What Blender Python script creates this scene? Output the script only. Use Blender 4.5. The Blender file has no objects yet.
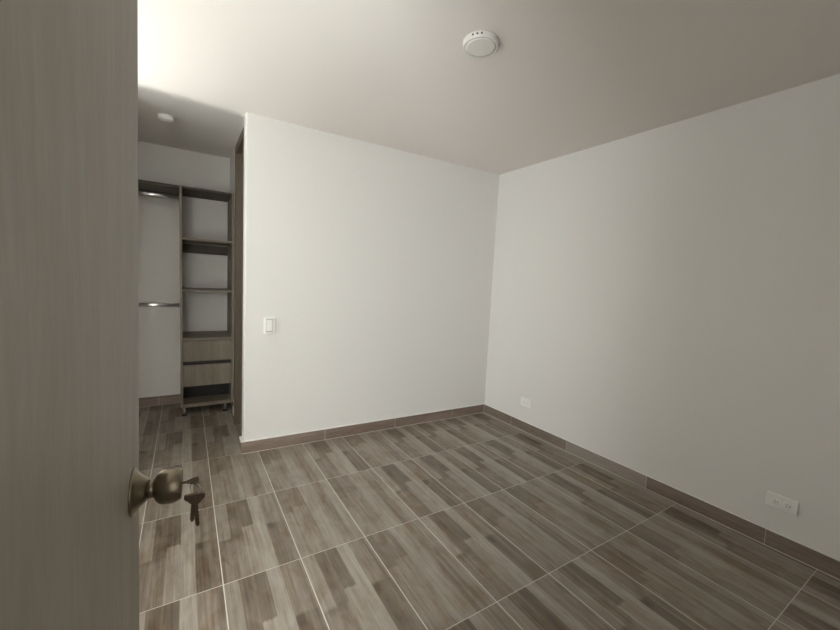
import bpy, bmesh, math, random
from mathutils import Vector, Matrix
random.seed(7)
S = bpy.context.scene
COL = S.collection

# ------------------------------------------------------------------ camera
cam_d = bpy.data.cameras.new('camera'); cam = bpy.data.objects.new('camera', cam_d); COL.objects.link(cam)
YAW, PITCH, ROLL = -0.5585, -0.0885, 0.0494
cy_, sy_, cp_, sp_, cr_, sr_ = math.cos(YAW), math.sin(YAW), math.cos(PITCH), math.sin(PITCH), math.cos(ROLL), math.sin(ROLL)
fw = Vector((-sy_*cp_, cy_*cp_, sp_)); rt = Vector((cy_, sy_, 0)); up = rt.cross(fw)
r2 = rt*cr_ + up*sr_; u2 = -rt*sr_ + up*cr_
M = Matrix((r2, u2, -fw)).transposed().to_4x4(); M.translation = Vector((-2.503, -2.797, 1.261))
cam.matrix_world = M
cam_d.sensor_fit = 'HORIZONTAL'; cam_d.sensor_width = 36.0; cam_d.lens = 376.93/840*36.0; cam_d.clip_start = 0.02
S.camera = cam

# ------------------------------------------------------------------ world and daylight
S.view_settings.view_transform = 'Standard'
S.view_settings.look = 'None'
S.view_settings.gamma = 1.0
S.view_settings.use_curve_mapping = False
S.view_settings.exposure = 0.0
w = bpy.data.worlds.new('world'); S.world = w; w.use_nodes = True
w.node_tree.nodes['Background'].inputs[0].default_value = (0.97, 0.985, 1.0, 1)
w.node_tree.nodes['Background'].inputs[1].default_value = 4.6

def area(name, loc, target, sx, sy, power, col, spread=180):
    l = bpy.data.lights.new(name, 'AREA'); l.shape = 'RECTANGLE'; l.size = sx; l.size_y = sy
    l.energy = power; l.color = col; l.spread = math.radians(spread)
    o = bpy.data.objects.new(name, l); COL.objects.link(o)
    o.location = loc
    o.rotation_euler = (Vector(target)-Vector(loc)).to_track_quat('-Z', 'Y').to_euler()
    return o
# daylight that enters through the window of the left wall
for nm, yc, zc_, sx, sz in (('window_portal', -0.40, 1.525, 0.68, 1.25), ('balcony_portal', -2.53, 1.105, 0.70, 2.09)):
    p = area(nm, (-3.375, yc, zc_), (0, yc, zc_), sx, sz, 1, (1, 1, 1)); p.data.cycles.is_portal = True
# sunlight thrown up by the bright ground outside the window
area('sunlit_ground_bounce', (-3.9, -0.17, 0.2), (-3.2, -0.14, 2.2), 0.10, 0.5, 74, (1.0, 0.98, 0.94))
# daylight through the glazed balcony opening hidden behind the open door
area('balcony_daylight', (-3.40, -2.58, 0.50), (0, -2.58, 0.50), 0.60, 0.80, 42, (0.99, 0.99, 1.0))
area('balcony_skylight', (-3.40, -2.52, 1.50), (0, -2.52, 1.50), 0.66, 1.20, 34, (0.98, 0.99, 1.0))
# added fill lamp in the hall, standing in for light from unseen rooms
area('hall_fill', (-1.9, -3.6, 1.4), (-1.9, -2.0, 1.2), 0.8, 1.4, 4.8, (1.0, 0.98, 0.95))

# ------------------------------------------------------------------ helpers
def tag(o, label=None, cat=None, group=None, kind=None):
    if label: o['label'] = label
    if cat: o['category'] = cat
    if group: o['group'] = group
    if kind: o['kind'] = kind
    return o

def empty(name, loc=(0, 0, 0), rz=0.0):
    o = bpy.data.objects.new(name, None); COL.objects.link(o); o.location = loc; o.rotation_euler = (0, 0, rz)
    o.empty_display_size = 0.05
    return o

class MB:
    def __init__(s):
        s.bm = bmesh.new(); s.uv = s.bm.loops.layers.uv.new('UVMap')
    def box(s, a, b, mi=0):
        x0, y0, z0 = a; x1, y1, z1 = b
        v = [s.bm.verts.new(p) for p in ((x0,y0,z0),(x1,y0,z0),(x1,y1,z0),(x0,y1,z0),(x0,y0,z1),(x1,y0,z1),(x1,y1,z1),(x0,y1,z1))]
        fs = []
        for q in ((3,2,1,0),(4,5,6,7),(0,1,5,4),(1,2,6,5),(2,3,7,6),(3,0,4,7)):
            f = s.bm.faces.new([v[i] for i in q]); f.material_index = mi; fs.append(f)
        return fs
    def prism(s, poly, z0, z1, mi=0):
        """vertical prism over a counter-clockwise xy polygon; z1 may be a function of (x, y)"""
        zf = z1 if callable(z1) else (lambda x, y: z1)
        zb = z0 if callable(z0) else (lambda x, y: z0)
        lo = [s.bm.verts.new((x, y, zb(x, y))) for x, y in poly]; hi = [s.bm.verts.new((x, y, zf(x, y))) for x, y in poly]
        n = len(poly)
        fs = [s.bm.faces.new(hi), s.bm.faces.new(lo[::-1])]
        for i in range(n):
            j = (i+1) % n; fs.append(s.bm.faces.new((lo[i], lo[j], hi[j], hi[i])))
        for f in fs: f.material_index = mi
        return fs
    def extrude_profile(s, pts, d, mi=0):
        """flat outline pts (Vectors, planar) pushed by vector d"""
        d = Vector(d)
        lo = [s.bm.verts.new(Vector(p)) for p in pts]; hi = [s.bm.verts.new(Vector(p)+d) for p in pts]
        n = len(pts); fs = [s.bm.faces.new(hi), s.bm.faces.new(lo[::-1])]
        for i in range(n):
            j = (i+1) % n; fs.append(s.bm.faces.new((lo[i], lo[j], hi[j], hi[i])))
        for f in fs: f.material_index = mi
    def lathe(s, prof, seg=32, M=None, mi=0, smooth=True, cap=True):
        """prof: (radius, height) about +z, placed by matrix M"""
        M = M or Matrix.Identity(4); rings = []
        for r, h in prof:
            if r < 1e-6: rings.append([s.bm.verts.new(M @ Vector((0, 0, h)))])
            else: rings.append([s.bm.verts.new(M @ Vector((r*math.cos(2*math.pi*k/seg), r*math.sin(2*math.pi*k/seg), h))) for k in range(seg)])
        for A, B in zip(rings, rings[1:]):
            for k in range(seg):
                l = (k+1) % seg
                if len(A) == 1 and len(B) == 1: continue
                if len(A) == 1: f = s.bm.faces.new((A[0], B[l], B[k]))
                elif len(B) == 1: f = s.bm.faces.new((A[k], A[l], B[0]))
                else: f = s.bm.faces.new((A[k], A[l], B[l], B[k]))
                f.smooth = smooth; f.material_index = mi
        if cap:
            for R, flip in ((rings[0], True), (rings[-1], False)):
                if len(R) > 2:
                    f = s.bm.faces.new(R[::-1] if flip else R); f.material_index = mi
    def tube(s, a, b, r, seg=20, mi=0):
        a = Vector(a); b = Vector(b); d = b-a
        M = d.to_track_quat('Z', 'Y').to_matrix().to_4x4(); M.translation = a
        s.lathe([(r, 0), (r, d.length)], seg, M, mi)
    def build(s, name, mats, parent=None, bevel=0.0, seg=2, loc=None, norm=True):
        if norm: bmesh.ops.recalc_face_normals(s.bm, faces=s.bm.faces[:])
        me = bpy.data.meshes.new(name); s.bm.to_mesh(me); s.bm.free()
        for m in (mats if isinstance(mats, (list, tuple)) else [mats]): me.materials.append(m)
        o = bpy.data.objects.new(name, me); COL.objects.link(o)
        if parent: o.parent = parent
        if loc: o.location = loc
        if bevel:
            bv = o.modifiers.new('bevel', 'BEVEL'); bv.width = bevel; bv.segments = seg; bv.limit_method = 'ANGLE'
            bv.angle_limit = math.radians(40)
        return o

def copy_tree(o, parent=None):
    c = o.copy(); COL.objects.link(c)
    if parent: c.parent = parent
    for ch in list(o.children): copy_tree(ch, c)
    return c

# ------------------------------------------------------------------ materials
def srgb(r, g, b):
    f = lambda c: (c/255/12.92) if c/255 <= 0.04045 else ((c/255+0.055)/1.055)**2.4
    return (f(r), f(g), f(b), 1)

def mat(name):
    m = bpy.data.materials.new(name); m.use_nodes = True
    nt = m.node_tree; return m, nt, nt.nodes['Principled BSDF']

def plain(name, col, rough=0.5, metal=0.0, spec=0.5, noise=0.0, nscale=200):
    m, nt, b = mat(name)
    b.inputs['Base Color'].default_value = col; b.inputs['Roughness'].default_value = rough
    b.inputs['Metallic'].default_value = metal; b.inputs['Specular IOR Level'].default_value = spec
    if noise:
        tc = nt.nodes.new('ShaderNodeTexCoord'); n = nt.nodes.new('ShaderNodeTexNoise'); n.inputs['Scale'].default_value = nscale
        n.inputs['Detail'].default_value = 4
        bp = nt.nodes.new('ShaderNodeBump'); bp.inputs['Strength'].default_value = noise; bp.inputs['Distance'].default_value = 0.002
        nt.links.new(tc.outputs['Object'], n.inputs['Vector']); nt.links.new(n.outputs[0], bp.inputs['Height'])
        nt.links.new(bp.outputs[0], b.inputs['Normal'])
    return m

def wood(name, c_dark, c_mid, c_light, axis='Z', rough=0.45, scale=1.0, spec=0.4, stretch=0.06, dist=0.6):
    """long-grained board; the grain runs along axis in object space"""
    m, nt, b = mat(name); N = nt.nodes; L = nt.links
    tc = N.new('ShaderNodeTexCoord'); mp = N.new('ShaderNodeMapping')
    k = {'X': (stretch, 1, 1), 'Y': (1, stretch, 1), 'Z': (1, 1, stretch)}[axis]
    mp.inputs['Scale'].default_value = [q*scale for q in k]
    L.new(tc.outputs['Object'], mp.inputs['Vector'])
    n1 = N.new('ShaderNodeTexNoise'); n1.inputs['Scale'].default_value = 14; n1.inputs['Detail'].default_value = 3; n1.inputs['Distortion'].default_value = dist
    n2 = N.new('ShaderNodeTexNoise'); n2.inputs['Scale'].default_value = 160; n2.inputs['Detail'].default_value = 6; n2.inputs['Roughness'].default_value = 0.7
    L.new(mp.outputs[0], n1.inputs['Vector']); L.new(mp.outputs[0], n2.inputs['Vector'])
    mx = N.new('ShaderNodeMix'); mx.data_type = 'FLOAT'; mx.inputs[0].default_value = 0.5
    L.new(n1.outputs[0], mx.inputs[2]); L.new(n2.outputs[0], mx.inputs[3])
    r = N.new('ShaderNodeValToRGB'); e = r.color_ramp.elements
    e[0].position = 0.34; e[0].color = c_dark; e[1].position = 0.66; e[1].color = c_light
    q = e.new(0.5); q.color = c_mid
    L.new(mx.outputs[0], r.inputs[0]); L.new(r.outputs[0], b.inputs['Base Color'])
    bp = N.new('ShaderNodeBump'); bp.inputs['Strength'].default_value = 0.15; bp.inputs['Distance'].default_value = 0.001
    L.new(n2.outputs[0], bp.inputs['Height']); L.new(bp.outputs[0], b.inputs['Normal'])
    b.inputs['Roughness'].default_value = rough; b.inputs['Specular IOR Level'].default_value = spec
    return m

def tile_material():
    """plank-printed ceramic tile: UV runs 0..1 over each tile, second UV layer holds (print, random)"""
    m, nt, b = mat('plank_print_tile'); N = nt.nodes; L = nt.links
    def V(x):
        return x
    def op(o, a, c=None, clamp=False):
        n = N.new('ShaderNodeMath'); n.operation = o; n.use_clamp = clamp
        for i, q in enumerate((a, c)):
            if q is None: continue
            if isinstance(q, (int, float)): n.inputs[i].default_value = q
            else: L.new(q, n.inputs[i])
        return n.outputs[0]
    uv = N.new('ShaderNodeUVMap'); uv.uv_map = 'UVMap'; uk = N.new('ShaderNodeUVMap'); uk.uv_map = 'print'
    su = N.new('ShaderNodeSeparateXYZ'); L.new(uv.outputs[0], su.inputs[0]); sk = N.new('ShaderNodeSeparateXYZ'); L.new(uk.outputs[0], sk.inputs[0])
    u, v = su.outputs[0], su.outputs[1]; kind, rnd = sk.outputs[0], sk.outputs[1]
    # offset per tile so the grain differs
    def noise(sx, sy, detail, dist=0.0, rough=0.5):
        cb = N.new('ShaderNodeCombineXYZ')
        L.new(op('MULTIPLY', u, sx), cb.inputs[0]); L.new(op('MULTIPLY', v, sy), cb.inputs[1]); L.new(op('MULTIPLY', rnd, 37.0), cb.inputs[2])
        n = N.new('ShaderNodeTexNoise'); n.inputs['Scale'].default_value = 1; n.inputs['Detail'].default_value = detail
        n.inputs['Distortion'].default_value = dist; n.inputs['Roughness'].default_value = rough
        L.new(cb.outputs[0], n.inputs['Vector']); return op('SUBTRACT', n.outputs[0], 0.5)
    fine = noise(46, 2.8, 6, 0.4, 0.68); cloud = noise(5, 4.5, 3, 0.8); streak = noise(20, 1.3, 3, 0.4)
    uu = op('ADD', u, op('MULTIPLY', fine, 0.012)); vv = op('ADD', v, op('MULTIPLY', fine, 0.05))
    def ramp(x, edge, wd):       # smooth step up at edge
        return op('DIVIDE', op('SUBTRACT', x, edge-wd/2), wd, True)
    def rect(u0, u1, v0, v1, wu=0.012, wv=0.02):
        a = op('MULTIPLY', ramp(uu, u0, wu), op('SUBTRACT', 1.0, ramp(uu, u1, wu)))
        if v0 > 0.0: a = op('MULTIPLY', a, ramp(vv, v0, wv))
        if v1 < 1.0: a = op('MULTIPLY', a, op('SUBTRACT', 1.0, ramp(vv, v1, wv)))
        return a
    def total(items):
        t = None
        for (a, c, d, e, amt, *wd) in items:
            q = op('MULTIPLY', rect(a, c, d, e, *wd), amt); t = q if t is None else op('ADD', t, q)
        return t
    A = total([(-.2,.18,0,.53,.13),(-.2,.35,.53,1.,-.07),(.18,.35,0,.53,-.22),(.35,.52,0,.42,-.27),(.35,.52,.42,1.,.16),
               (.52,.70,0,1.,.27),(.545,.56,0,1.,-.07,.01),(.70,1.2,0,.47,-.02),(.70,.86,.47,1.,-.26),(.86,1.2,.47,1.,-.12),(.92,.96,0,.7,-.13,.03),
               (.325,.36,0,1.,.12,.03),(.05,.30,.52,.57,-.16,.06,.04),(.71,.80,.47,.55,-.22,.04,.04),(.20,.30,.10,.24,-.12,.05,.08)])
    B = total([(-.2,.17,0,.40,-.18),(.17,.42,0,.34,-.12),(.26,.32,0,.34,.06,.03),(.17,.42,.34,1.,.05),(.42,.68,0,1.,.15),(.68,.86,.25,1.,-.05),
               (.72,.75,.2,.95,-.14,.03),(.80,.83,.4,.9,-.10,.02),(.86,1.2,0,1.,.12),(-.2,.17,.40,1.,.02),(.60,.68,.3,1.,-.04)])
    tone = op('ADD', op('MULTIPLY', A, op('SUBTRACT', 1.0, kind)), op('MULTIPLY', B, kind))
    tone = op('ADD', op('MULTIPLY', tone, 0.80), 0.46)
    tone = op('ADD', tone, op('MULTIPLY', fine, 0.50)); tone = op('ADD', tone, op('MULTIPLY', cloud, 0.40)); tone = op('ADD', tone, op('MULTIPLY', streak, 0.48))
    tone = op('ADD', tone, op('MULTIPLY', op('SUBTRACT', rnd, 0.5), 0.05))
    cr = N.new('ShaderNodeValToRGB'); e = cr.color_ramp.elements
    e[0].position = 0.05; e[0].color = TILE[0]; e[1].position = 0.95; e[1].color = TILE[3]
    q = e.new(0.35); q.color = TILE[1]; q = e.new(0.6); q.color = TILE[2]
    L.new(tone, cr.inputs[0])
    wp = noise(3.2, 3.0, 3, 1.0, 0.6)
    wm = N.new('ShaderNodeMix'); wm.data_type = 'RGBA'; wm.blend_type = 'MULTIPLY'
    L.new(op('MULTIPLY', op('MULTIPLY', ramp(wp, 0.07, 0.14), ramp(op('SUBTRACT', 0.72, tone), 0.15, 0.3)), 0.75), wm.inputs[0])
    L.new(cr.outputs[0], wm.inputs[6]); wm.inputs[7].default_value = (0.86, 0.73, 0.58, 1)
    # grout
    du = op('MULTIPLY', op('MINIMUM', u, op('SUBTRACT', 1.0, u)), 0.3094); dv = op('MULTIPLY', op('MINIMUM', v, op('SUBTRACT', 1.0, v)), 0.60)
    tile = op('MULTIPLY', ramp(du, 0.0019, 0.0008), ramp(dv, 0.0013, 0.0008))
    mx = N.new('ShaderNodeMix'); mx.data_type = 'RGBA'; L.new(tile, mx.inputs[0]); mx.inputs[6].default_value = GROUT; L.new(wm.outputs[2], mx.inputs[7])
    L.new(mx.outputs[2], b.inputs['Base Color'])
    rg = op('ADD', op('MULTIPLY', tile, -0.50), 0.85); rg = op('ADD', rg, op('MULTIPLY', fine, 0.12)); L.new(rg, b.inputs['Roughness'])
    b.inputs['Specular IOR Level'].default_value = 0.5
    bp = N.new('ShaderNodeBump'); bp.inputs['Strength'].default_value = 0.35; bp.inputs['Distance'].default_value = 0.001
    L.new(op('ADD', tile, op('MULTIPLY', fine, 0.25)), bp.inputs['Height']); L.new(bp.outputs[0], b.inputs['Normal'])
    return m

TILE = (srgb(88, 76, 64), srgb(122, 110, 97), srgb(150, 140, 128), srgb(180, 174, 163))
GROUT = srgb(214, 207, 198)
M_wall = plain('white_wall_paint', srgb(233, 230, 226), 0.7, 0, 0.25, 0.08, 260)
M_ceil = plain('white_ceiling_paint', srgb(233, 227, 221), 0.8, 0, 0.2, 0.05, 200)
M_white = plain('white_plastic', srgb(246, 244, 240), 0.35)
M_relief_shade = plain('grey_relief_shade', srgb(196, 193, 187), 0.5)  # grey imitates the shade line round the rocker
M_slot = plain('dark_slot', srgb(40, 38, 36), 0.6)
M_caulk = plain('white_caulk', srgb(238, 236, 230), 0.7)
M_grout = plain('pale_grout', GROUT, 0.85)
M_tile = tile_material()
M_base = wood('brown_skirting_tile', srgb(112, 95, 84), srgb(138, 121, 109), srgb(156, 141, 130), 'X', 0.45, 1.0)
M_base_y = wood('brown_skirting_tile_long', srgb(108, 93, 82), srgb(131, 116, 105), srgb(150, 137, 126), 'Y', 0.45, 1.0)
M_base_grey = wood('grey_skirting_tile', srgb(134, 123, 114), srgb(152, 141, 132), srgb(168, 159, 151), 'Y', 0.45, 1.0)
M_door = wood('grey_oak_door_laminate', srgb(142, 135, 121), srgb(150, 143, 130), srgb(158, 152, 140), 'Z', 0.5, 0.8, 0.4, 0.13, 3.0)
M_oak = wood('grey_oak_board', srgb(108, 98, 84), srgb(126, 116, 101), srgb(144, 134, 118), 'Z', 0.5, 1.0)
M_oak_x = wood('grey_oak_board_across', srgb(108, 98, 84), srgb(126, 116, 101), srgb(144, 134, 118), 'X', 0.5, 1.0)
M_dark = wood('dark_brown_board', srgb(66, 57, 48), srgb(78, 68, 58), srgb(90, 79, 68), 'X', 0.55, 1.0)
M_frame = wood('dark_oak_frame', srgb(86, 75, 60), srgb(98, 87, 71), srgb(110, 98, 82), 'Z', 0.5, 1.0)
M_leaf = wood('unlit_opening_leaf', srgb(44, 38, 34), srgb(50, 43, 38), srgb(57, 50, 44), 'Z', 0.6, 1.0)  # near black stands in for the unlit bathroom doorway
M_black = plain('black_board', srgb(30, 27, 26), 0.6)
M_chrome = plain('chrome', (0.92, 0.92, 0.92, 1), 0.30, 1.0)
M_nickel = plain('brushed_brass_nickel', srgb(134, 124, 106), 0.34, 1.0)
M_key = plain('key_metal', srgb(128, 114, 98), 0.42, 1.0)
M_steel = plain('steel_leg', (0.55, 0.54, 0.52, 1), 0.35, 1.0)
M_lens = plain('frosted_diffuser', srgb(232, 228, 221), 0.5)
M_lamp = plain('white_lamp_body', srgb(220, 217, 211), 0.45)
M_alu = plain('white_window_profile', srgb(220, 220, 218), 0.4)
def glass():
    m = bpy.data.materials.new('clear_window_glass'); m.use_nodes = True; nt = m.node_tree; nt.nodes.clear()
    t = nt.nodes.new('ShaderNodeBsdfTransparent'); t.inputs[0].default_value = (0.95, 0.97, 0.96, 1)
    g = nt.nodes.new('ShaderNodeBsdfGlossy'); g.inputs['Roughness'].default_value = 0.02
    x = nt.nodes.new('ShaderNodeMixShader'); x.inputs[0].default_value = 0.05; o = nt.nodes.new('ShaderNodeOutputMaterial')
    nt.links.new(t.outputs[0], x.inputs[1]); nt.links.new(g.outputs[0], x.inputs[2]); nt.links.new(x.outputs[0], o.inputs[0])
    return m
M_glass = glass()

# ------------------------------------------------------------------ setting
H = 2.297
def back_y(x, o=0.0): return -0.0696 - 0.02338*x + o      # front of the skirting on the back wall
def right_x(y, o=0.0): return -0.00002 - 0.01046*y + o    # front of the skirting on the right wall
BT = 0.010                                                # skirting thickness
XE = -2.165                                               # free end of the back wall
XL, XC = -3.25, -2.95                                     # left wall of the room, left side of the closet recess
YF, YH, YB = -2.90, -4.10, 1.355                          # front wall, end of the hall, closet back wall

# floor: one quad per tile, clipped to the rooms
def build_floor():
    bm = bmesh.new(); uv = bm.loops.layers.uv.new('UVMap'); pr = bm.loops.layers.uv.new('print')
    W, L, X0 = 0.30944, 0.6, 0.21322
    xa, xb, ya, yb = -3.40, 0.16, -4.2, 1.47
    PB = {(5,1),(4,1),(4,2),(2,2),(1,2),(1,3),(5,0),(3,0),(6,0),(0,3),(8,0),(1,4),(4,-1)}
    for i in range(-1, 12):
        for j in range(-3, 8):
            # tile between grout lines i (right) and i+1 (left), rows j (far) and j+1 (near)
            xr = -(X0+i*W); xl = xr-W; yt = -j*L; yn = yt-L
            a, c, d, e = max(xl, xa), min(xr, xb), max(yn, ya), min(yt, yb)
            if a >= c or d >= e: continue
            f = bm.faces.new([bm.verts.new(p) for p in ((a,d,0),(c,d,0),(c,e,0),(a,e,0))])
            k = 1.0 if (i, j) in PB else 0.0
            rv = random.random()
            for lp in f.loops:
                p = lp.vert.co
                lp[uv].uv = ((p.x-xl)/W, (yt-p.y)/L); lp[pr].uv = (k, rv)
    bmesh.ops.remove_doubles(bm, verts=bm.verts[:], dist=1e-5)
    me = bpy.data.meshes.new('floor'); bm.to_mesh(me); bm.free(); me.materials.append(M_tile)
    o = bpy.data.objects.new('floor', me); COL.objects.link(o)
    return tag(o, 'greyish brown plank-print ceramic tile floor with pale grout lines', 'floor', None, 'structure')
build_floor()

def zc(x, y): return H + (0.034*max(0.0, y) if y > 0 else 0.0)
b = MB()
b.prism([(-3.40, YH-0.1), (0.16, YH-0.1), (0.16, 0), (-3.40, 0)], H, H+0.12)
b.prism([(-3.40, 0), (0.16, 0), (0.16, 1.47), (-3.40, 1.47)], lambda x, y: zc(x, y), H+0.2)
tag(b.build('ceiling', M_ceil), 'smooth white painted ceiling of the room and closet recess', 'ceiling', None, 'structure')

# back wall, rounded free end
b = MB()
f0, f1 = back_y(XE, BT), back_y(0.1, BT)
R = 0.012
pts = [(0.1, f1), (0.1, f1+0.1)]
pts += [(XE+R-R*math.sin(t), f0+0.1-R+R*math.cos(t)) for t in [math.pi/2*k/6 for k in range(7)]]
pts += [(XE+R-R*math.cos(t), f0+R-R*math.sin(t)) for t in [math.pi/2*k/6 for k in range(7)]]
b.prism(pts, 0.0, H+0.03)
o = b.build('wall_back', M_wall)
tag(o, 'white painted back wall with a free left end beside the closet recess', 'wall', None, 'structure')

b = MB(); b.prism([(right_x(YH, BT), YH), (0.16, YH), (0.16, 0.2), (right_x(0.2, BT), 0.2)], 0, H+0.03)
tag(b.build('wall_right', M_wall), 'long white painted wall on the right with two outlets', 'wall', None, 'structure')

# left wall with a window and a glazed balcony opening
WY0, WY1, WZ0, WZ1 = -0.74, -0.06, 0.90, 2.15
GY0, GY1, GZ0, GZ1 = -2.88, -2.18, 0.06, 2.15
b = MB()
b.box((XL-0.12, YH, 0), (XL, GY0, H+0.03)); b.box((XL-0.12, GY1, 0), (XL, WY0, H+0.03)); b.box((XL-0.12, WY1, 0), (XL, 0.05, H+0.03))
b.box((XL-0.12, WY0, 0), (XL, WY1, WZ0)); b.box((XL-0.12, WY0, WZ1), (XL, WY1, H+0.03))
b.box((XL-0.12, GY0, 0), (XL, GY1, GZ0)); b.box((XL-0.12, GY0, GZ1), (XL, GY1, H+0.03))
tag(b.build('wall_left', M_wall), 'white wall with the window, behind the open door', 'wall', None, 'structure')
def glazing(name, y0, y1, z0, z1, label):
    wn = empty(name, (XL-0.06, (y0+y1)/2, z0)); tag(wn, label, 'window', None, 'structure')
    hw = (y1-y0)/2; hh = z1-z0; f = 0.025
    b = MB()
    b.box((-0.025, -hw, 0), (0.025, hw, f)); b.box((-0.025, -hw, hh-f), (0.025, hw, hh))
    b.box((-0.025, -hw, f), (0.025, -hw+f, hh-f)); b.box((-0.025, hw-f, f), (0.025, hw, hh-f))
    b.build('window_frame', M_alu, wn)
    b = MB(); b.box((-0.003, -hw+f, f), (0.003, hw-f, hh-f)); b.build('pane', M_glass, wn)
glazing('window_1', WY0, WY1, WZ0, WZ1, 'white framed window in the left wall near the closet recess')
glazing('window_2', GY0, GY1, GZ0, GZ1, 'tall white framed window in the left wall behind the open door')

# closet recess
b = MB(); b.box((-3.37, 0.03, 0), (XC, 1.47, H+0.09)); tag(b.build('wall_closet_left', M_wall), 'white side wall closing the closet recess on its left', 'wall', None, 'structure')
b = MB(); b.box((XC, YB, 0), (0.1, 1.47, H+0.09)); tag(b.build('wall_closet_back', M_wall), 'white wall behind the closet shelving', 'wall', None, 'structure')
XP = -2.136
DY0, DY1, DZ = 0.13, 0.575, 2.20
b = MB()
b.box((XP, back_y(XP, BT)+0.1, 0), (XP+0.09, DY0, H+0.06)); b.box((XP, DY1, 0), (XP+0.09, YB, H+0.09)); b.box((XP, DY0, DZ), (XP+0.09, DY1, H+0.06))
b.box((XP+0.09, -0.0, 0), (XP+0.12, YB, H+0.05))
tag(b.build('wall_passage', M_wall), 'white wall with the bathroom door, between the back wall and the closet shelving', 'wall', None, 'structure')
# bathroom door, seen nearly edge on
d2 = empty('door_2', (XP, (DY0+DY1)/2, 0)); tag(d2, 'side door in a brown frame, its leaf coloured like an unlit opening, beside the closet shelving', 'door', None, 'structure')
hy = (DY1-DY0)/2
b = MB()
for s in (-1, 1):
    a = sorted((s*(hy-0.0), s*(hy+0.045))); b.box((-0.029, a[0], 0), (-0.0005, a[1], DZ+0.045))
    a = sorted((s*(hy-0.014), s*hy)); b.box((-0.029, a[0], 0), (0.085, a[1], DZ))
b.box((-0.029, -hy, DZ), (-0.0005, hy, DZ+0.045)); b.box((-0.0285, -hy+0.014, DZ-0.014), (0.085, hy-0.014, DZ))
b.build('door_frame', M_frame, d2)
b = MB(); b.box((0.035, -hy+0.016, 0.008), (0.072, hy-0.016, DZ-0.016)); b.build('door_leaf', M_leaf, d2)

# front wall with the doorway the camera stands in, and the hall behind
OX0, OX1, OZ = -2.66, -1.86, 2.06
b = MB()
b.box((XL, YF-0.12, 0), (OX0, YF, H+0.03)); b.box((OX1, YF-0.12, 0), (right_x(YF, BT), YF, H+0.03)); b.box((OX0, YF-0.12, OZ), (OX1, YF, H+0.03))
tag(b.build('wall_front', M_wall), 'white wall around the doorway, behind the camera', 'wall', None, 'structure')
b = MB(); b.box((-3.40, YH-0.1, 0), (0.16, YH, H+0.03)); tag(b.build('wall_hall', M_wall), 'white end wall of the hall behind the camera', 'wall', None, 'structure')
b = MB()
for x0, x1 in ((OX0, OX0+0.03), (OX1-0.03, OX1)): b.box((x0, YF-0.125, 0), (x1, YF+0.004, OZ))
b.box((OX0+0.03, YF-0.125, OZ-0.03), (OX1-0.03, YF+0.004, OZ))
tag(b.build('trim_1', M_door), 'grey oak frame lining the entrance doorway', 'door frame', None, 'structure')

# skirting tiles
BH = 0.084
def back_skirting():
    b = MB(); js = JB
    for k in range(len(js)-1):
        x0, x1 = js[k]+0.0012, js[k+1]-0.0012
        b.prism([(x0, back_y(x0)), (x1, back_y(x1)), (x1, back_y(x1, BT)), (x0, back_y(x0, BT))], 0.003, BH, 0)
        if k: b.prism([(js[k]-0.0012, back_y(js[k], 0.0006)), (js[k]+0.0012, back_y(js[k], 0.0006)), (js[k]+0.0012, back_y(js[k], BT)), (js[k]-0.0012, back_y(js[k], BT))], 0.003, BH, 1)
    x0, x1 = js[0], js[-1]
    b.prism([(x0, back_y(x0, -0.002)), (x1, back_y(x1, -0.002)), (x1, back_y(x1, BT)), (x0, back_y(x0, BT))], 0.0003, 0.003, 1)
    b.prism([(x0, back_y(x0, 0.0)), (x1, back_y(x1, 0.0)), (x1, back_y(x1, BT)), (x0, back_y(x0, BT))], BH-0.001, BH+0.007, 2)
    # return round the free end of the wall
    y0, y1 = back_y(XE, 0.0), back_y(XE, BT+0.09)
    b.box((XE-0.014, y0+0.001, 0.003), (XE, y1, BH), 0); b.box((XE-0.018, y0-0.002, BH), (XE, y1, BH+0.007), 2); b.box((XE-0.015, y0, 0.0003), (XE, y1, 0.003), 1)
    return b.build('baseboard_back', [M_base, M_grout, M_caulk])
JB = [XE-0.002, -1.59, -0.983, -0.387, -0.001]
tag(back_skirting(), 'brown wood-look skirting tiles along the back wall', 'baseboard', None, 'structure')
def right_skirting():
    b = MB(); js = JR
    for k in range(len(js)-1):
        y1, y0 = js[k]-0.0012, js[k+1]+0.0012
        b.prism([(right_x(y0), y0), (right_x(y0, BT), y0), (right_x(y1, BT), y1), (right_x(y1), y1)], 0.003, BH, 3 if k in GREY else 0)
        if k:
            y = js[k]; b.prism([(right_x(y, 0.0006), y-0.0012), (right_x(y, BT), y-0.0012), (right_x(y, BT), y+0.0012), (right_x(y, 0.0006), y+0.0012)], 0.003, BH, 1)
    y1, y0 = js[0], js[-1]
    b.prism([(right_x(y0, -0.006), y0), (right_x(y0, BT), y0), (right_x(y1, BT), y1), (right_x(y1, -0.006), y1)], 0.0003, 0.003, 1)
    b.prism([(right_x(y0), y0), (right_x(y0, BT), y0), (right_x(y1, BT), y1), (right_x(y1), y1)], BH, BH+0.002, 2)
    return b.build('baseboard_right', [M_base_y, M_grout, M_caulk, M_base_grey])
JR = [back_y(0)-0.001, -0.433, -1.016, -1.617, -2.207, -2.81, YF]
GREY = {2}
tag(right_skirting(), 'brown wood-look skirting tiles along the right wall', 'baseboard', None, 'structure')
b = MB(); b.box((XC, YB-BT, 0.002), (-2.72, YB, BH)); b.box((-2.7175, YB-BT, 0.002), (XP, YB, BH)); b.box((-2.72, YB-BT+0.0006, 0.002), (-2.7175, YB, BH), 1); b.box((XC, YB-BT-0.003, 0.0003), (XP, YB, 0.002), 1)
tag(b.build('baseboard_closet', [M_base, M_grout]), 'brown skirting tiles on the wall under the closet rods', 'baseboard', None, 'structure')
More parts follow.
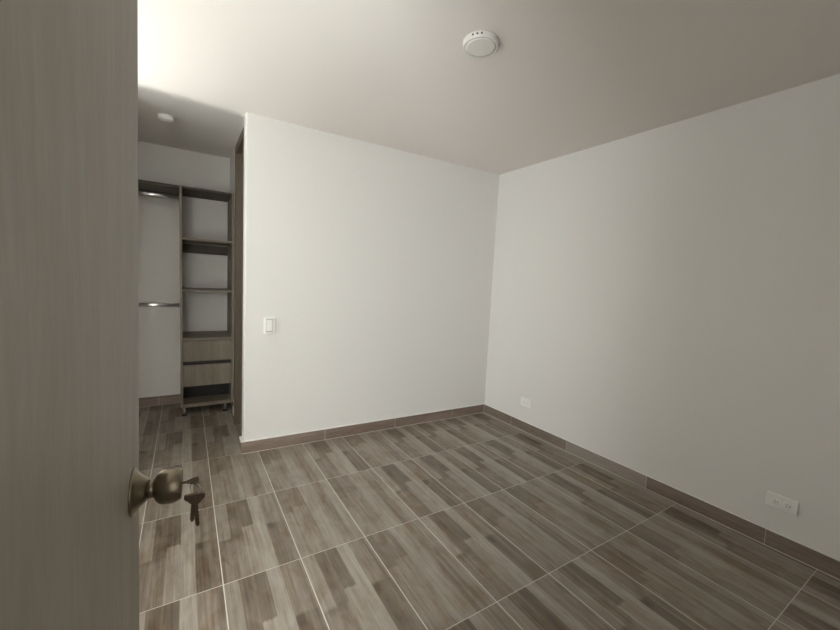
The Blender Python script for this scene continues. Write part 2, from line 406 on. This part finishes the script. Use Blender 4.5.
b = MB(); b.box((XP-0.014, 0.80, 0.001), (XP, 0.93, BH), 0); b.box((XP-0.016, 0.797, 0.001), (XP, 0.80, BH+0.004), 1)
tag(b.build('baseboard_passage', [M_base_y, M_caulk]), 'short skirting tile with a white cut end beside the closet shelving', 'baseboard', None, 'structure')

# ------------------------------------------------------------------ open entrance door with knob
TH = math.radians(3.5)
un = Vector((-math.sin(TH), -math.cos(TH), 0)); nn = Vector((math.cos(TH), -math.sin(TH), 0))
edge = Vector((-2.5665, -2.11, 0))
DW, DT, DH = 0.76, 0.038, 2.03
TILT = math.radians(0.65)                                   # the leaf hangs slightly out of plumb
door = empty('door_1', edge + un*DW - nn*math.sin(TILT)*0.77, math.radians(90)-TH); door.rotation_euler[0] = TILT
KOFF = nn*math.sin(TILT)*(0.947-0.77)   # local x runs to the free edge, local -y faces the camera
tag(door, 'grey oak entrance door standing open at the left with a round knob', 'door', None, 'structure')
def dl(a, o, z):  # a: distance from the free edge, o: outwards from the visible face
    return Vector((DW-a, -o, z))
b = MB(); b.box((0.0, 0.0, 0.008), (DW-0.0015, DT, DH)); b.build('door_leaf', M_door, door, 0.0015)
b = MB(); b.box((DW-0.0015, 0.0004, 0.008), (DW, DT-0.0004, DH)); b.build('edge_band', M_door, door)
BS, KZ = 0.052, 0.947
Mk = Matrix.Rotation(math.radians(90), 4, 'X'); Mk.translation = dl(BS, 0, KZ)     # +z of the profile -> local -y
kb = MB()
kb.lathe([(0.0118, 0.0245), (0.0135, 0.0255), (0.0185, 0.0280), (0.0225, 0.0320), (0.0248, 0.0370), (0.0256, 0.0425), (0.0252, 0.0480), (0.0238, 0.0530), (0.0222, 0.0565), (0.0212, 0.0582), (0.0200, 0.0588), (0.0188, 0.0582), (0.0090, 0.0580), (0.0085, 0.0588), (0.0, 0.0588)], 56, Mk)
knob = kb.build('door_knob', M_nickel, door)
tag(knob, 'round brushed metal door knob')
kb = MB(); kb.lathe([(0.0328, 0.0), (0.0332, 0.0012), (0.0322, 0.0026), (0.0300, 0.0034), (0.0265, 0.0058), (0.0225, 0.0092), (0.0190, 0.0130), (0.0165, 0.0160), (0.0150, 0.0172), (0.0130, 0.0176)], 56, Mk)
kb.build('rosette', M_nickel, knob)
kb = MB(); kb.lathe([(0.0118, 0.0170), (0.0130, 0.0176), (0.0130, 0.0250), (0.0118, 0.0254)], 40, Mk, cap=False); kb.build('collar', M_nickel, knob)
kb = MB(); kb.box((DW-BS-0.0012, -0.0590, KZ-0.0045), (DW-BS+0.0012, -0.0575, KZ+0.0045)); kb.build('keyhole', M_slot, knob)
kb = MB(); kb.lathe([(0.030, 0.0), (0.026, 0.008), (0.013, 0.018), (0.012, 0.026), (0.022, 0.030), (0.025, 0.044), (0.020, 0.055), (0, 0.056)], 32, Matrix.Translation(Vector((DW-BS, DT, KZ))) @ Matrix.Rotation(math.radians(-90), 4, 'X'))
kb.build('inner_knob', M_nickel, door)

# keys: one in the lock, others hanging from it
keys = empty('key_bunch', edge + un*BS + nn*0.0588 + KOFF + Vector((0, 0, KZ)), 0.0)
tag(keys, 'small bunch of keys hanging from the lock of the door knob', 'keys')
def key_outline(l=0.056):
    """flat key in (across, along): wide bow at the top, blade towards -along"""
    P = [(-0.0125, 0.000), (-0.0120, 0.0012), (-0.004, 0.0018), (0.004, 0.0018), (0.0120, 0.0012), (0.0125, 0.000), (0.0122, -0.0055), (0.0100, -0.0080), (0.0070, -0.0100), (0.0052, -0.0135), (0.0030, -0.0142)]
    y = -0.0148; k = 0
    while y > -(l-0.006):
        P.append((0.0030 if k % 2 == 0 else 0.0019, y)); y -= 0.0030; k += 1
    P += [(0.0012, -(l-0.002)), (-0.0012, -(l-0.002)), (-0.0030, -(l-0.006)), (-0.0030, -0.0142), (-0.0052, -0.0135), (-0.0070, -0.0100), (-0.0100, -0.0080), (-0.0122, -0.0055)]
    return P
def key(name, origin, across, along, thick, l):
    across = Vector(across).normalized(); along = Vector(along).normalized(); nrm = across.cross(along)
    b = MB(); o = Vector(origin)
    b.extrude_profile([o + across*x + along*y - nrm*thick/2 for x, y in key_outline(l)], nrm*thick)
    return b.build(name, M_key, keys, 0.0003, 1)
vdir = Vector((cam.location.x, cam.location.y, 0)) - Vector((keys.location.x, keys.location.y, 0)); vdir.normalize()
side = Vector((-vdir.y, vdir.x, 0))
# in the lock: the bow points away from the knob
key('key', nn*0.0200, Vector((0, 0, 1))*0.72 + vdir*0.70, nn, 0.0022, 0.022)
hang = nn*0.0165 + Vector((0, 0, -0.0205)) + vdir*0.004
key('key', hang + side*0.0005, side + Vector((0, 0, -0.03)), Vector((0, 0, 1)) + side*(-0.06), 0.0022, 0.052)
key('key', hang - side*0.0015 - vdir*0.004, side*0.99 - vdir*0.1 + Vector((0, 0, -0.02)), Vector((0, 0, 1)) + side*0.05, 0.0022, 0.045)
b = MB()
rc = nn*0.0170 + Vector((0, 0, -0.0125)); RR = 0.0085; rdir = (side*0.75 + vdir*0.65).normalized(); rt_ = 0.0007
ring = [[b.bm.verts.new(rc + (rdir*math.cos(t) + Vector((0, 0, 1))*math.sin(t))*(RR + rt_*math.cos(p)) + rdir.cross(Vector((0, 0, 1)))*rt_*math.sin(p)) for p in [2*math.pi*q/8 for q in range(8)]] for t in [2*math.pi*k/36 for k in range(36)]]
for k in range(36):
    for q in range(8):
        f = b.bm.faces.new((ring[k][q], ring[(k+1) % 36][q], ring[(k+1) % 36][(q+1) % 8], ring[k][(q+1) % 8])); f.smooth = True
b.build('ring', M_steel, keys)

# ------------------------------------------------------------------ closet shelving
cl = empty('closet_shelving', (-2.345, 0.93, 0))
tag(cl, 'grey oak closet shelving with drawers, open shelves and chrome hanging rods', 'closet')
FX0, FX1, FD, T = -0.199, 0.208, 0.42, 0.018     # local: x across, y back, z up
ZT = 1.945
LX = XC + 2.345                                   # left end of the hanging part
b = MB(); b.box((FX0, 0, 0.078), (FX0+T, FD, ZT)); b.build('side_panel', M_oak, cl, 0.001)
b = MB(); b.box((FX1-T, 0, 0.078), (FX1, FD, ZT)); b.build('side_panel', M_oak, cl, 0.001)
b = MB(); b.box((LX+0.001, 0, 1.0), (LX+0.001+T, FD, ZT)); b.build('side_panel', M_oak, cl, 0.001)
b = MB(); b.box((LX+0.001, 0.012, ZT-0.016), (FX0, FD, ZT)); b.box((FX0+T, 0.012, ZT-0.016), (FX1-T, FD, ZT)); b.build('top_board', M_dark, cl)  # dark brown puts the underside shade into the board colour
def shelf(z, y0=0.004, m=M_oak_x, name='shelf'):
    b = MB(); b.box((FX0+T, y0, z-T), (FX1-T, FD, z)); return b.build(name, m, cl, 0.001)
shelf(1.530); shelf(1.100); 
b = MB(); b.box((FX0+T, FD-0.016, 1.42), (FX1-T, FD, 1.504)); b.build('back_rail', M_dark, cl)
b = MB(); b.box((FX0+T, -0.003, 0.662), (FX1-T, FD, 0.684)); b.build('drawer_top', M_oak_x, cl, 0.001)
b = MB(); b.box((FX0+T, 0.0, 0.078), (FX1-T, FD, 0.108)); b.build('bottom_shelf', M_oak_x, cl, 0.001)
b = MB(); b.box((FX0+T, FD-0.006, 0.108), (FX1-T, FD, 0.66)); b.box((FX0+T, 0.20, 0.108), (FX1-T, 0.212, 0.258)); b.build('back_panel', M_black, cl)  # black puts the shade of the open compartment into the panel colour
for z0, z1 in ((0.480, 0.657), (0.262, 0.447)):
    d = MB(); d.box((FX0+T+0.002, 0.0, z0), (FX1-T-0.002, 0.018, z1)); dr = d.build('drawer', M_oak, cl, 0.001)
    d = MB(); x0, x1 = FX0+T+0.014, FX1-T-0.014
    d.box((x0, 0.0185, z0+0.01), (x1, 0.39, z0+0.018)); d.box((x0, 0.0185, z0+0.018), (x0+0.012, 0.39, z1-0.04)); d.box((x1-0.012, 0.0185, z0+0.018), (x1, 0.39, z1-0.04)); d.box((x0+0.012, 0.378, z0+0.018), (x1-0.012, 0.39, z1-0.04))
    d.build('drawer_box', M_black, dr)
b = MB(); b.box((FX0+T, 0.019, 0.447), (FX1-T, 0.030, 0.480)); b.build('gap_shade_strip', M_black, cl)  # black strip painted as the shade between the two drawers
for x in (FX0+0.026, FX1-0.064):
    for y in (0.035, FD-0.04):
        b = MB(); b.lathe([(0.0105, 0.008), (0.0105, 0.0778)], 20, Matrix.Translation((x, y, 0))); lg = b.build('leg', M_steel, cl)
        b = MB(); b.lathe([(0.020, 0.0003), (0.020, 0.008), (0.013, 0.012)], 20, Matrix.Translation((x, y, 0))); b.build('leg_foot', M_black, lg)
for z in (1.876, 0.950):
    b = MB(); oval = []
    for k in range(40):
        t = 2*math.pi*k/40; c_, s_ = math.cos(t), math.sin(t)
        oval.append((LX+0.022, 0.19+0.0085*math.copysign(abs(c_)**0.8, c_), z+0.0155*math.copysign(abs(s_)**0.8, s_)))
    b.extrude_profile(oval, (FX0-0.0005-LX-0.022, 0, 0))
    for f_ in b.bm.faces: f_.smooth = len(f_.verts) == 4
    rod = b.build('hanging_rod', M_chrome, cl)
    tag(rod, 'chrome hanging rod')
    for x in ((LX+0.0195, LX+0.026), (FX0-0.006, FX0-0.0003)):
        b = MB(); b.tube((x[0], 0.19, z), (x[1], 0.19, z), 0.020); b.build('rod_socket', M_steel, rod)

# ------------------------------------------------------------------ ceiling fixtures
lp = empty('ceiling_lamp', (-1.42, -1.449, H)); tag(lp, 'round white surface LED ceiling lamp in the middle of the room, switched off', 'ceiling lamp')
b = MB(); b.lathe([(0.077, -0.0003), (0.0775, -0.004), (0.0765, -0.018), (0.0750, -0.0225), (0.0715, -0.0240), (0.0690, -0.0232)], 64); b.build('lamp_body', M_lamp, lp)
b = MB(); b.lathe([(0.0, -0.0238), (0.055, -0.0238), (0.0688, -0.0230)], 64); b.build('diffuser', M_lens, lp)
for k in (-1, 0, 1):
    a = math.radians(218+k*14)
    d = Vector((math.cos(a), math.sin(a), 0)); Mh = d.to_track_quat('Z', 'Y').to_matrix().to_4x4(); Mh.translation = d*0.0755 + Vector((0, 0, -0.0105))
    b = MB(); b.lathe([(0.0042, 0.0), (0.0042, 0.0024)], 14, Mh); b.build('vent_hole', M_slot, lp)
sd = empty('ceiling_disc', (-2.612, 0.466, zc(0, 0.466))); tag(sd, 'small round white ceiling fixture in the shaded closet recess', 'ceiling fixture')
b = MB(); b.lathe([(0.047, -0.0005), (0.048, -0.020), (0.044, -0.027), (0.0, -0.029)], 40); b.build('fixture_body', M_white, sd)
b = MB(); b.lathe([(0.052, 0.004), (0.052, -0.003)], 40); b.build('base_ring', M_white, sd)

# ------------------------------------------------------------------ switch and outlets
sw = empty('light_switch', (-2.004, back_y(-2.004, BT), 0.902), math.atan(-0.02338)); tag(sw, 'white rocker light switch on the back wall near its free end', 'light switch')
b = MB(); b.box((-0.040, -0.009, -0.061), (0.040, -0.0003, 0.061)); b.build('switch_plate', M_white, sw, 0.004, 3)
b = MB(); b.box((-0.0265, -0.0108, -0.044), (0.0215, -0.0085, 0.048)); b.build('rocker_frame', M_relief_shade, sw, 0.0004)
b = MB(); b.extrude_profile([(-0.022, -0.0095, -0.036), (-0.022, -0.0185, -0.036), (-0.022, -0.0135, 0.040), (-0.022, -0.0095, 0.040)], (0.039, 0, 0)); b.build('rocker', M_white, sw, 0.0006)

def make_outlet():
    o = empty('wall_outlet')          # local x along the wall, local -y into the room
    b = MB(); b.box((-0.060, -0.008, -0.036), (0.060, -0.0003, 0.036)); b.build('outlet_plate', M_white, o, 0.003, 3)
    for s in (-1, 1):
        b = MB(); c = s*0.0225
        b.lathe([(0.0168, 0.0), (0.0168, 0.0016), (0.0150, 0.0022), (0, 0.0022)], 32, Matrix.Translation((c, -0.0078, 0)) @ Matrix.Rotation(math.radians(90), 4, 'X'))
        r = b.build('socket', M_white, o)
        b = MB()
        for z in (-0.0055, 0.0055): b.box((c-0.0010-0.004, -0.0103, z-0.0011), (c+0.0050-0.004, -0.0099, z+0.0011))
        b.lathe([(0.0024, 0.0099), (0.0024, 0.0103)], 14, Matrix.Translation((c+0.0085, 0, 0)) @ Matrix.Rotation(math.radians(90), 4, 'X'))
        b.build('socket_slots', M_slot, r)
    b = MB(); b.lathe([(0.003, 0.008), (0.0028, 0.0088), (0, 0.009)], 14, Matrix.Rotation(math.radians(90), 4, 'X')); b.build('screw', M_white, o)
    return o
ang = math.radians(-90) + math.atan(0.01046)
o1 = make_outlet(); o1.location = (right_x(-0.586, BT), -0.586, 0.257); o1.rotation_euler = (0, 0, ang)
tag(o1, 'white wall outlet on the right wall, the one near the back corner', 'outlet', 'outlets on the right wall')
o2 = copy_tree(o1); o2.location = (right_x(-2.249, BT), -2.249, 0.245)
tag(o2, 'white wall outlet on the right wall, the near one at the right edge', 'outlet', 'outlets on the right wall')
